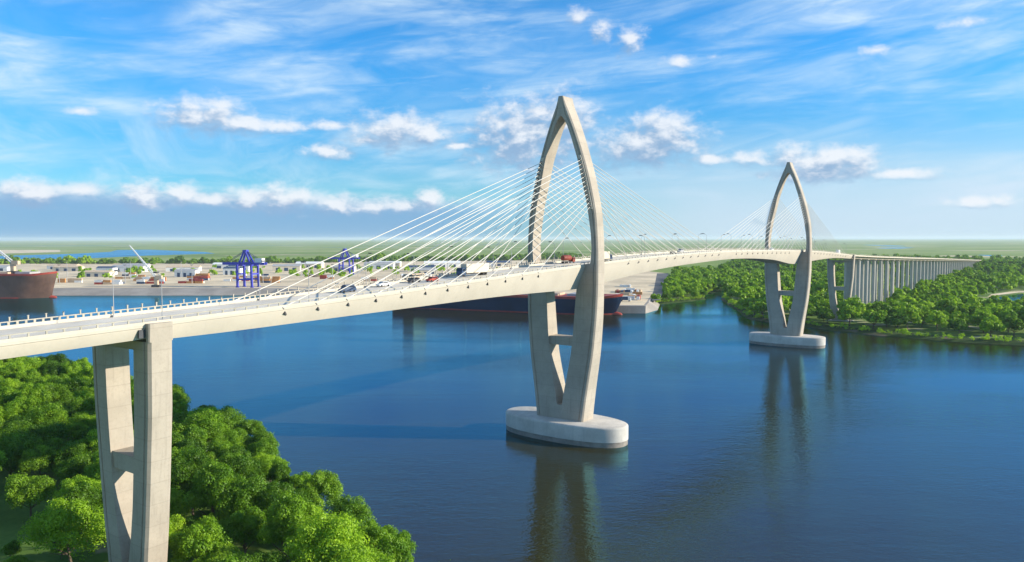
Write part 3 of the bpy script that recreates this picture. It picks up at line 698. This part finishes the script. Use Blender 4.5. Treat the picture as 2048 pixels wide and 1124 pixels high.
# treeline behind the port
TL = [(560, 2560), (684, 2340), (806, 2150), (926, 1964), (1046, 1778), (1243, 1645), (1506, 1528), (1823, 1365), (2274, 1336)]
tl = []
for i in range(len(TL) - 1):
    a, b = Vector(TL[i]), Vector(TL[i + 1]); n = int((b - a).length / 56)
    for k in range(n): q = a + (b - a) * ((k + random.random() * .6) / n); tl.append((q.x + random.uniform(-18, 18), q.y + random.uniform(-18, 18)))
for x, y in tl[:28]:
    place_tree(random.choice(far_proto), x, y, 2.4, random.uniform(1.7, 2.6), 'broad dark green tree in the row behind the port', 'row of trees behind the port')
# everything farther off is one wood
def woods(name, pts, tmpl_n, size, smin, smax):
    T = [crown_arrays(400 + i, (5.4, 6.2, 4.8)[i], 1.0, 6.0, 9, tmpl_n, size) for i in range(3)]; V = []
    for x, y in pts:
        t = T[random.randrange(3)]; s = random.uniform(smin, smax); a = random.uniform(0, 6.28); c, q = math.cos(a) * s, math.sin(a) * s
        V.append(np.stack([t[:, 0] * c - t[:, 1] * q + x, t[:, 0] * q + t[:, 1] * c + y, t[:, 2] * s * random.uniform(.85, 1.15) + 2.0], 1))
    o = link(name, quads_mesh(name, np.concatenate(V), LEAFW)); return struct(o, 'stuff')
LEAFW = leaf_mat('wood_leaves', (.17, .34, .011), (.35, .55, .020), .045)
far1 = right[N_R:] + creek[14:]
def ok_far(x, y):
    if abs(y) < 16: return False
    p = seen(x, y, 9); return p is not None and 1330 < p[0] < 2110
n2 = scatter([(1300, -190), (1300, 420), (2700, 820), (2700, -150)], 24, lambda x, y: ok_far(x, y) and random.random() < .8, 9000)
tl2 = [(x + random.uniform(-42, 42) + random.uniform(0, 90), y + random.uniform(-42, 42) + random.uniform(0, 90)) for x, y in tl + tl[28:] for _ in range(16)]
sh = []
for i in range(len(FAR)):
    a, b = FAR[i], FAR[(i + 1) % len(FAR)]
    if 3 <= i <= 23 and max(a[0], b[0]) < 900:
        d = Vector(b) - Vector(a); nrm = Vector((d.y, -d.x)).normalized() if i < 18 else Vector((d.y, -d.x)).normalized()
        for k in range(int(d.length / 2.2)):
            q = Vector(a) + d * random.random() + nrm * random.uniform(3.5, 13)
            if abs(q.y) > 3 and not inside(q.x, q.y, [(440, 700), (455, 215), (478, 188), (560, 212), (700, 500)]): sh.append((q.x, q.y))
SHRUB = woods('shore_shrubs', sh, 90, .9, .22, .5) if sh else None
SHRUB.location.z = -.9
wd = woods('far_woods', far1, 300, 1.2, 1.0, 1.7)
w2 = woods('distant_woods', n2 + tl2, 130, 2.1, 1.1, 1.9)

# ------------------------------------------------------------------ port
QF = [(60, 1240), (237, 990), (353, 822), (415, 745), (440, 640), (440, 523), (446, 409), (452, 320), (461, 217), (478, 190), (522, 196)]
QB = [(1225, 486), (1900, 1180), (1560, 1470), (980, 2060), (300, 2900), (-500, 2300)]
QP = QF + QB
inset = [(80, 1256), (268, 1010), (384, 846), (436, 752)] + [(q[0] + 1.2, q[1] + .4) for q in QF[4:10]] + [(517, 205), (1200, 495), (1880, 1180), (1545, 1450), (970, 2040), (300, 2870), (-480, 2290)]
mbq = MB(); n = len(QP)
mbq.loft([[(x, y, -2) for x, y in QP], [(x, y, .3) for x, y in QP], [(x, y, 8.0) for x, y in inset]], caps=False)
mbq.f += [tuple(2 * n + i for i in t) for t in tessellate_polygon([[Vector((x, y, 0)) for x, y in inset]])]
quay = mbq.build('quay', QUAYC); struct(quay)
sheet('yard', [(q[0] * 1.0 + (8 if i < 11 else 0), q[1] + (6 if i < 11 else -8)) for i, q in enumerate(inset)], 8.03, YARD)
sheet('road', [(545, 214), (560, 210), (1205, 482), (1180, 496)], 8.06, ASPH)
sheet('road', [(300, 1040), (420, 860), (470, 760), (482, 640), (482, 300), (498, 300), (500, 645), (486, 770), (436, 872), (316, 1050)], 8.06, MATS['quay_concrete'])
QZ = 8.04
def crane(label, x, y, rz, s):
    o = thing('gantry_crane', label, 'gantry crane', (x, y, QZ), rz, 'blue quay cranes at the port'); o.scale = (s, s, s)
    for a in (-12, 12):
        for b in (-9, 9):
            m = MB().beam((a, b, 1.4), (a * (1 if a > 0 else .92), b, 34), 2.6, 2.6); m.box((a, b, .7), (5, 2.2, 1.4)); m.build('leg', BLUEP, o)
    m = MB()
    for b in (-9, 9): m.beam((-12, b, 12), (12, b, 12), 1.8, 2.2)
    for a in (-12, 12): m.beam((a, -9, 20), (a, 9, 20), 1.8, 2.0); m.beam((a, -9, 33), (a, 9, 33), 2.2, 2.6)
    m.build('portal_beam', BLUEP, o)
    m = MB()
    for b in (-3, 3): m.beam((40, b, 35.2), (-30, b, 35.2), 1.8, 3.6)
    for a in range(-28, 40, 8): m.beam((a, -3, 35.5), (a, 3, 35.5), .8, .8)
    m.build('boom', BLUEP, o)
    m = MB()
    for b in (-5, 5): m.beam((12, b, 34), (4, b * .5, 54), 2.2, 2.2); m.beam((-8, b, 34), (2, b * .5, 54), 2.2, 2.2)
    m.box((3, 0, 54.4), (6, 7, 2.4)); m.build('apex_frame', BLUEP, o)
    m = MB()
    for b in (-2.6, 2.6): m.beam((4, b, 54), (34, b, 36.5), .6, .6); m.beam((3, b, 54), (-27, b, 36.5), .6, .6)
    m.build('tie_bar', DBLUE, o)
    MB().box((-20, 0, 40), (12, 8, 6)).build('machinery_house', WHITE, o)
    MB().box((18, 0, 31), (4, 3.4, 3.4)).build('cabin', WHITE, o); return o
crane('blue quay crane with long boom, nearer and larger of the two', 434, 815, R(112), 1.0)
crane('blue quay crane behind the cables, farther and smaller of the two', 790, 992, R(112), .94)
def jib(label, x, y, z, a, L, e):
    o = thing('mobile_crane', label, 'crane', (x, y, z), a)
    MB().box((0, 0, 1.8), (12, 9, 3.6)).build('undercarriage', DARK, o)
    m = MB().box((0, 0, 9), (5, 5, 11)); m.box((-4, 0, 15), (9, 6, 5)); m.build('turret', TANP, o)
    m = MB(); c, s = math.cos(R(e)), math.sin(R(e))
    for dy in (-1.1, 1.1):
        m.beam((2, dy, 15), (2 + L * c, dy * .3, 15 + L * s), .7, .7); m.beam((1, dy, 18), (2 + L * c, dy * .3, 15.5 + L * s), .7, .7)
    for k in range(1, 14): t = k / 14; m.beam((2 + L * c * t, -1.1 * (1 - t * .7), 15 + L * s * t), (2 + L * c * (t + .06), 1.1 * (1 - t * .7), 16 + L * s * (t + .06)), .4, .4)
    m.build('jib', WHITE, o); return o
jib('harbour crane with pale jib slanting up to the left', 356, 928, QZ, math.atan2(.8166, -.577), 60, 52)
# sheds, offices and containers
def shed(label, x, y, L, W, H, rz, wall, roof, group=None):
    o = thing('warehouse', label, 'warehouse', (x, y, QZ), rz, group)
    MB().box((0, 0, H / 2), (L, W, H)).build('wall', wall, o)
    MB().loft([[(sx * (L / 2 + .6), -W / 2 - .6, H + .01), (sx * (L / 2 + .6), W / 2 + .6, H + .01), (sx * (L / 2 + .6), 0, H + W * .16)] for sx in (-1, 1)]).build('roof', roof, o)
    for k in range(3): MB().box((L * (k - 1) * .3, -W / 2, H * .33), (L * .14, .3, H * .66)).build('door', DBLUE, o)
    return o
SD = [(560, 1180, 40, 18, 12, WHITE, GREYB), (470, 1330, 50, 20, 9, CREAM, TANP), (840, 1240, 60, 24, 11, CREAM, GREYB), (700, 1420, 70, 24, 9, WHITE, TANP), (980, 960, 60, 24, 10, WHITE, DBLUE), (880, 860, 44, 20, 9, CREAM, GREYB), (1150, 1240, 80, 26, 10, CREAM, WHITE), (1330, 820, 60, 24, 10, WHITE, GREYB), (700, 720, 50, 20, 9, CREAM, WHITE), (820, 640, 60, 22, 9, WHITE, GREYB), (330, 1700, 60, 22, 9, CREAM, GREYB), (600, 1760, 70, 24, 9, WHITE, TANP), (620, 1500, 70, 26, 11, WHITE, GREYB), (700, 1620, 60, 24, 10, CREAM, GREYB), (760, 1300, 46, 22, 12, WHITE, DBLUE), (560, 1650, 60, 22, 9, CREAM, TANP), (860, 1480, 80, 26, 10, WHITE, WHITE), (980, 1330, 64, 30, 11, CREAM, WHITE),
      (1040, 1150, 70, 30, 12, WHITE, GREYB), (900, 1120, 50, 22, 10, CREAM, GREYB), (1200, 1090, 90, 30, 11, WHITE, WHITE), (1330, 1010, 60, 26, 10, CREAM, DBLUE), (1120, 900, 60, 24, 10, WHITE, GREYB), (1230, 760, 70, 26, 10, CREAM, WHITE), (470, 1800, 70, 24, 9, WHITE, GREYB), (380, 1960, 80, 26, 9, CREAM, GREYB), (520, 1400, 34, 18, 14, WHITE, DBLUE), (660, 1180, 34, 18, 13, WHITE, DBLUE)]
wn = {id(WHITE): 'white', id(CREAM): 'cream'}; rn_ = {id(GREYB): 'grey', id(TANP): 'tan', id(WHITE): 'white', id(DBLUE): 'dark blue'}
for i, (x, y, Ls, W, H, a, b) in enumerate(SD):
    p = seen(x, y, 10); zone = 'behind the harbour crane on the left' if p[0] < 430 else 'behind the left cable fan' if p[0] < 1050 else 'in the yard beyond the nearer pylon'
    shed(f'{wn[id(a)]} port warehouse with {rn_[id(b)]} roof {zone}', x, y, Ls, W, H, R(-52 + random.uniform(-6, 6)), a, b, 'warehouses of the port')
CM = [('orange', ORANGE), ('red', REDP), ('white', WHITE), ('tan', TANP), ('dark blue', DBLUE), ('tan', TANP), ('white', WHITE)]
conts = {}
def container(x, y, z, rz, k):
    n, m = CM[k]
    p = seen(x, y, z); zone = 'left of the blue quay crane' if p[0] < 470 else 'seen through the left cable fan' if p[0] < 1100 else 'by the quay corner right of the pylon'
    if n not in conts:
        o = link('shipping_container', None)
        pl = []
        for sg in (-1, 1):
            xs_ = np.linspace(-6.1, 6.1, 26) * -sg
            pl += [(float(x_), sg * (1.5 - (.09 if (i_ // 2) % 2 else 0))) for i_, x_ in enumerate(xs_)]
        MB().prism(pl, 0, 3.4).build('shell', m, o)
        d = MB().box((6.14, -.72, 1.7), (.08, 1.3, 3.0)); d.build('door', m, o); conts[n] = o
        d = MB().box((6.14, .72, 1.7), (.08, 1.3, 3.0)); d.build('door', m, o)
    else: o = copy_tree(conts[n])
    o.location = (x, y, z); o.rotation_euler = (0, 0, rz)
    return tag(o, f'{n} container in the port yard {zone}', 'container', f'{n} containers in the port yard')
ax = Vector((.56, -.83)); pr_ = Vector((.83, .56)); org = Vector((300, 1080))
for bx_, by_, nx, ny, hmax in [(30, 30, 3, 4, 2), (90, 45, 3, 3, 3), (150, 60, 3, 3, 2), (40, 130, 4, 3, 2), (120, 150, 3, 3, 2), (200, 120, 3, 3, 2), (270, 70, 3, 3, 3), (-60, 80, 3, 3, 2), (-30, 200, 4, 2, 2), (330, 190, 3, 2, 2), (420, 120, 3, 2, 2), (520, 240, 3, 2, 2), (-150, 150, 4, 2, 2), (60, 260, 4, 2, 2), (180, 240, 4, 2, 2), (300, 270, 3, 2, 2), (-100, 300, 4, 2, 2)]:
    for i in range(nx):
        for j in range(ny):
            q = org + ax * (bx_ + i * 14) + pr_ * (by_ + j * 4.2)
            for h in range(random.randint(0, hmax)): container(q.x, q.y, QZ + 3.42 * h, math.atan2(ax.y, ax.x), random.choice((0, 0, 1, 2, 3, 4, 5, 6)))
for k in range(14):                                         # light masts over the yard
    q = org + ax * (-160 + (k % 7) * 110) + pr_ * (70 + (k // 7) * 190 + random.uniform(-20, 20))
    m_ = thing('light_mast', 'tall thin light mast over the port yard', 'light mast', (q.x, q.y, QZ), random.uniform(0, 3), 'light masts of the port')
    MB().tube((0, 0, 0), (0, 0, 30), .55, .3, 8).build('pole', GREYB, m_)
    hm = MB()
    for i in range(6): hm.box((2 * math.cos(i * 1.047), 2 * math.sin(i * 1.047), 30.2), (1.1, .8, .5), i * 1.047)
    hm.tube((0, 0, 29.6), (0, 0, 30.4), 1.9, 1.9, 12); hm.build('lamp_ring', DARK, m_)
yt = []
for k in range(170):
    q = org + ax * random.uniform(-260, 900) + pr_ * random.uniform(170, 640)
    if inside(q.x, q.y, inset) and (q.x < 700 or q.y > 600): yt.append((q.x, q.y))
for i in range(22):
    x = 530 + random.uniform(0, 260); y = 232 + (x - 545) * .42 + random.uniform(4, 45); container(x, y, QZ, R(random.choice((22, 24, 112))), random.choice((0, 1, 2, 3, 4, 6)))
woods('yard_trees', yt, 260, 1.2, .7, 1.2).location.z = 5.8
# ------------------------------------------------------------------ ships
def ship(name, label, cat, bow, heading, L, B, H, hullm, bandm, house_at, househ, masts):
    o = thing(name, label, cat, (bow[0], bow[1], 0), heading)                       # x forward, bow at the origin
    st = [0, .012, .03, .06, .1, .15, .22, .35, .6, .8, .92, .97, 1.0]
    def hb(t, z):
        k = max(0, min(1, z / H)); f = min(1, (t / (.17 - .09 * k)) ** (.75 - .2 * k)) if t > 0 else .02
        a = 1 if t < .9 else 1 - (t - .9) * (2.4 if z > 2 else 5)
        return B / 2 * max(.015, f) * max(.3, a)
    def ring(t, z0, z1, grow=0.0, n=7):
        r = []
        for s in (-1, 1):
            zs = np.linspace(z0, z1, n); zs = zs if s < 0 else zs[::-1]
            for z in zs:
                k = max(0, z / H); rake = -(1 - k) * 9 * (1 - min(1, t / .12)); r.append((-t * L + rake, s * (hb(t, z) + grow), z + (3.0 * max(0, 1 - t / .1) if z > H * .8 else 0)))
        return r
    MB().loft([ring(t, -3, H - 2.6) for t in st]).build('hull', hullm, o, 35)
    MB().loft([ring(t, H - 2.6, H, .05, 3) for t in st]).build('bulwark', bandm, o, 35)
    MB().loft([ring(t, -.6, 1.5, .06, 3) for t in st], caps=False).build('boot_stripe', bandm, o, 35)
    rr = []
    for xx, r in ((5, .2), (4, 1.6), (0, 2.8), (-6, 3.0), (-16, 2.4)): rr.append([(xx - 6, r * math.cos(2 * math.pi * k / 12) * .9, .2 + r * math.sin(2 * math.pi * k / 12)) for k in range(12)])
    MB().loft(rr).build('bulbous_bow', bandm, o, 60)
    for k in range(5):
        xx = -L * (.17 + .125 * k); m = MB().box((xx, 0, H + 1.2), (L * .085, B * .62, 2.4)); m.build('hatch_cover', TANP if k % 2 else GREYB, o)
    xh = -L * house_at
    m = MB(); w = B * .8
    for lv in range(int(househ // 4)): m.box((xh - (0 if lv < 3 else 1), 0, H + 2 + lv * 4), (14 - lv * .5, w - lv * .8, 3.9 + .1))
    hs = m.build('deckhouse', TANP, o)
    m = MB()
    for lv in range(1, int(househ // 4)): m.box((xh, 0, H + 2.5 + lv * 4), (14.3 - lv * .5, w - lv * .8 + .3, 1.1))
    m.build('window_band', GLASS, hs)
    m = MB().box((xh - 11, 0, H + 9), (7, 7, 18)); m.build('funnel', bandm, o)
    for t in masts:
        q = link('deck_crane', None, o); q.location = (-L * t, 0, H)
        MB().tube((0, 0, 0), (0, 0, 14), 1.5, 1.2, 10).build('pedestal', WHITE, q)
        MB().beam((0, 0, 13), (19, 0, 17), 1.0, 1.2).build('jib', WHITE, q)
    return o
s2 = ship('cargo_ship', 'navy cargo ship with red bulwark moored behind the nearer pylon', 'ship', (452, 203), math.atan2(203 - 478, 452 - 392), 272, 40, 19, NAVY, REDP, .92, 21, (.18, .31, .43, .56, .68))
s1 = ship('cargo_ship', 'dark charcoal cargo ship with red bulwark at the left edge', 'ship', (226, 948), math.atan2(-.83, .56), 240, 36, 33, CHAR, REDP, .80, 24, (.5,))
jb = jib('pale slanting crane jib standing on the dark ship at the left edge', 192, 998, 33.0, math.atan2(.8166, -.577), 50, 42)
for k, (x, y, m, nm) in enumerate([(520, 236, DBLUE, 'dark blue'), (552, 262, WHITE, 'white'), (548, 232, REDP, 'red')]):
    o = thing('lorry', f'{nm} lorry parked at the quay corner right of the nearer pylon', 'lorry', (x, y, QZ), R(random.choice((20, 110)))); o.scale = (1.5, 1.5, 1.5)
    MB().box((1, 0, 2.3), (7, 2.5, 2.6)).build('cargo_box', m, o); MB().box((-3.8, 0, 1.6), (2.0, 2.4, 2.4)).build('cab', WHITE, o)
    w = MB()
    for xx in (-3.6, 2.2, 3.4):
        for s in (-1, 1): wheel(w, xx, s * 1.05, .5, .5, .3)
    w.build('wheel', RUBBER, o)

# ------------------------------------------------------------------ haze
def haze():
    m = bpy.data.materials.new('haze_air'); m.use_nodes = True; t = NT(m.node_tree); t.n.clear()
    out = t.new('ShaderNodeOutputMaterial'); v = t.new('ShaderNodeVolumePrincipled')
    v.inputs['Color'].default_value = (.80, .90, 1, 1); v.inputs['Density'].default_value = .000032; v.inputs['Anisotropy'].default_value = .1
    t.l.new(v.outputs[0], out.inputs['Volume'])
    o = MB().box((14000, 12000, 68.5), (70000, 70000, 141)).build('haze', m); struct(o, 'stuff')
haze()
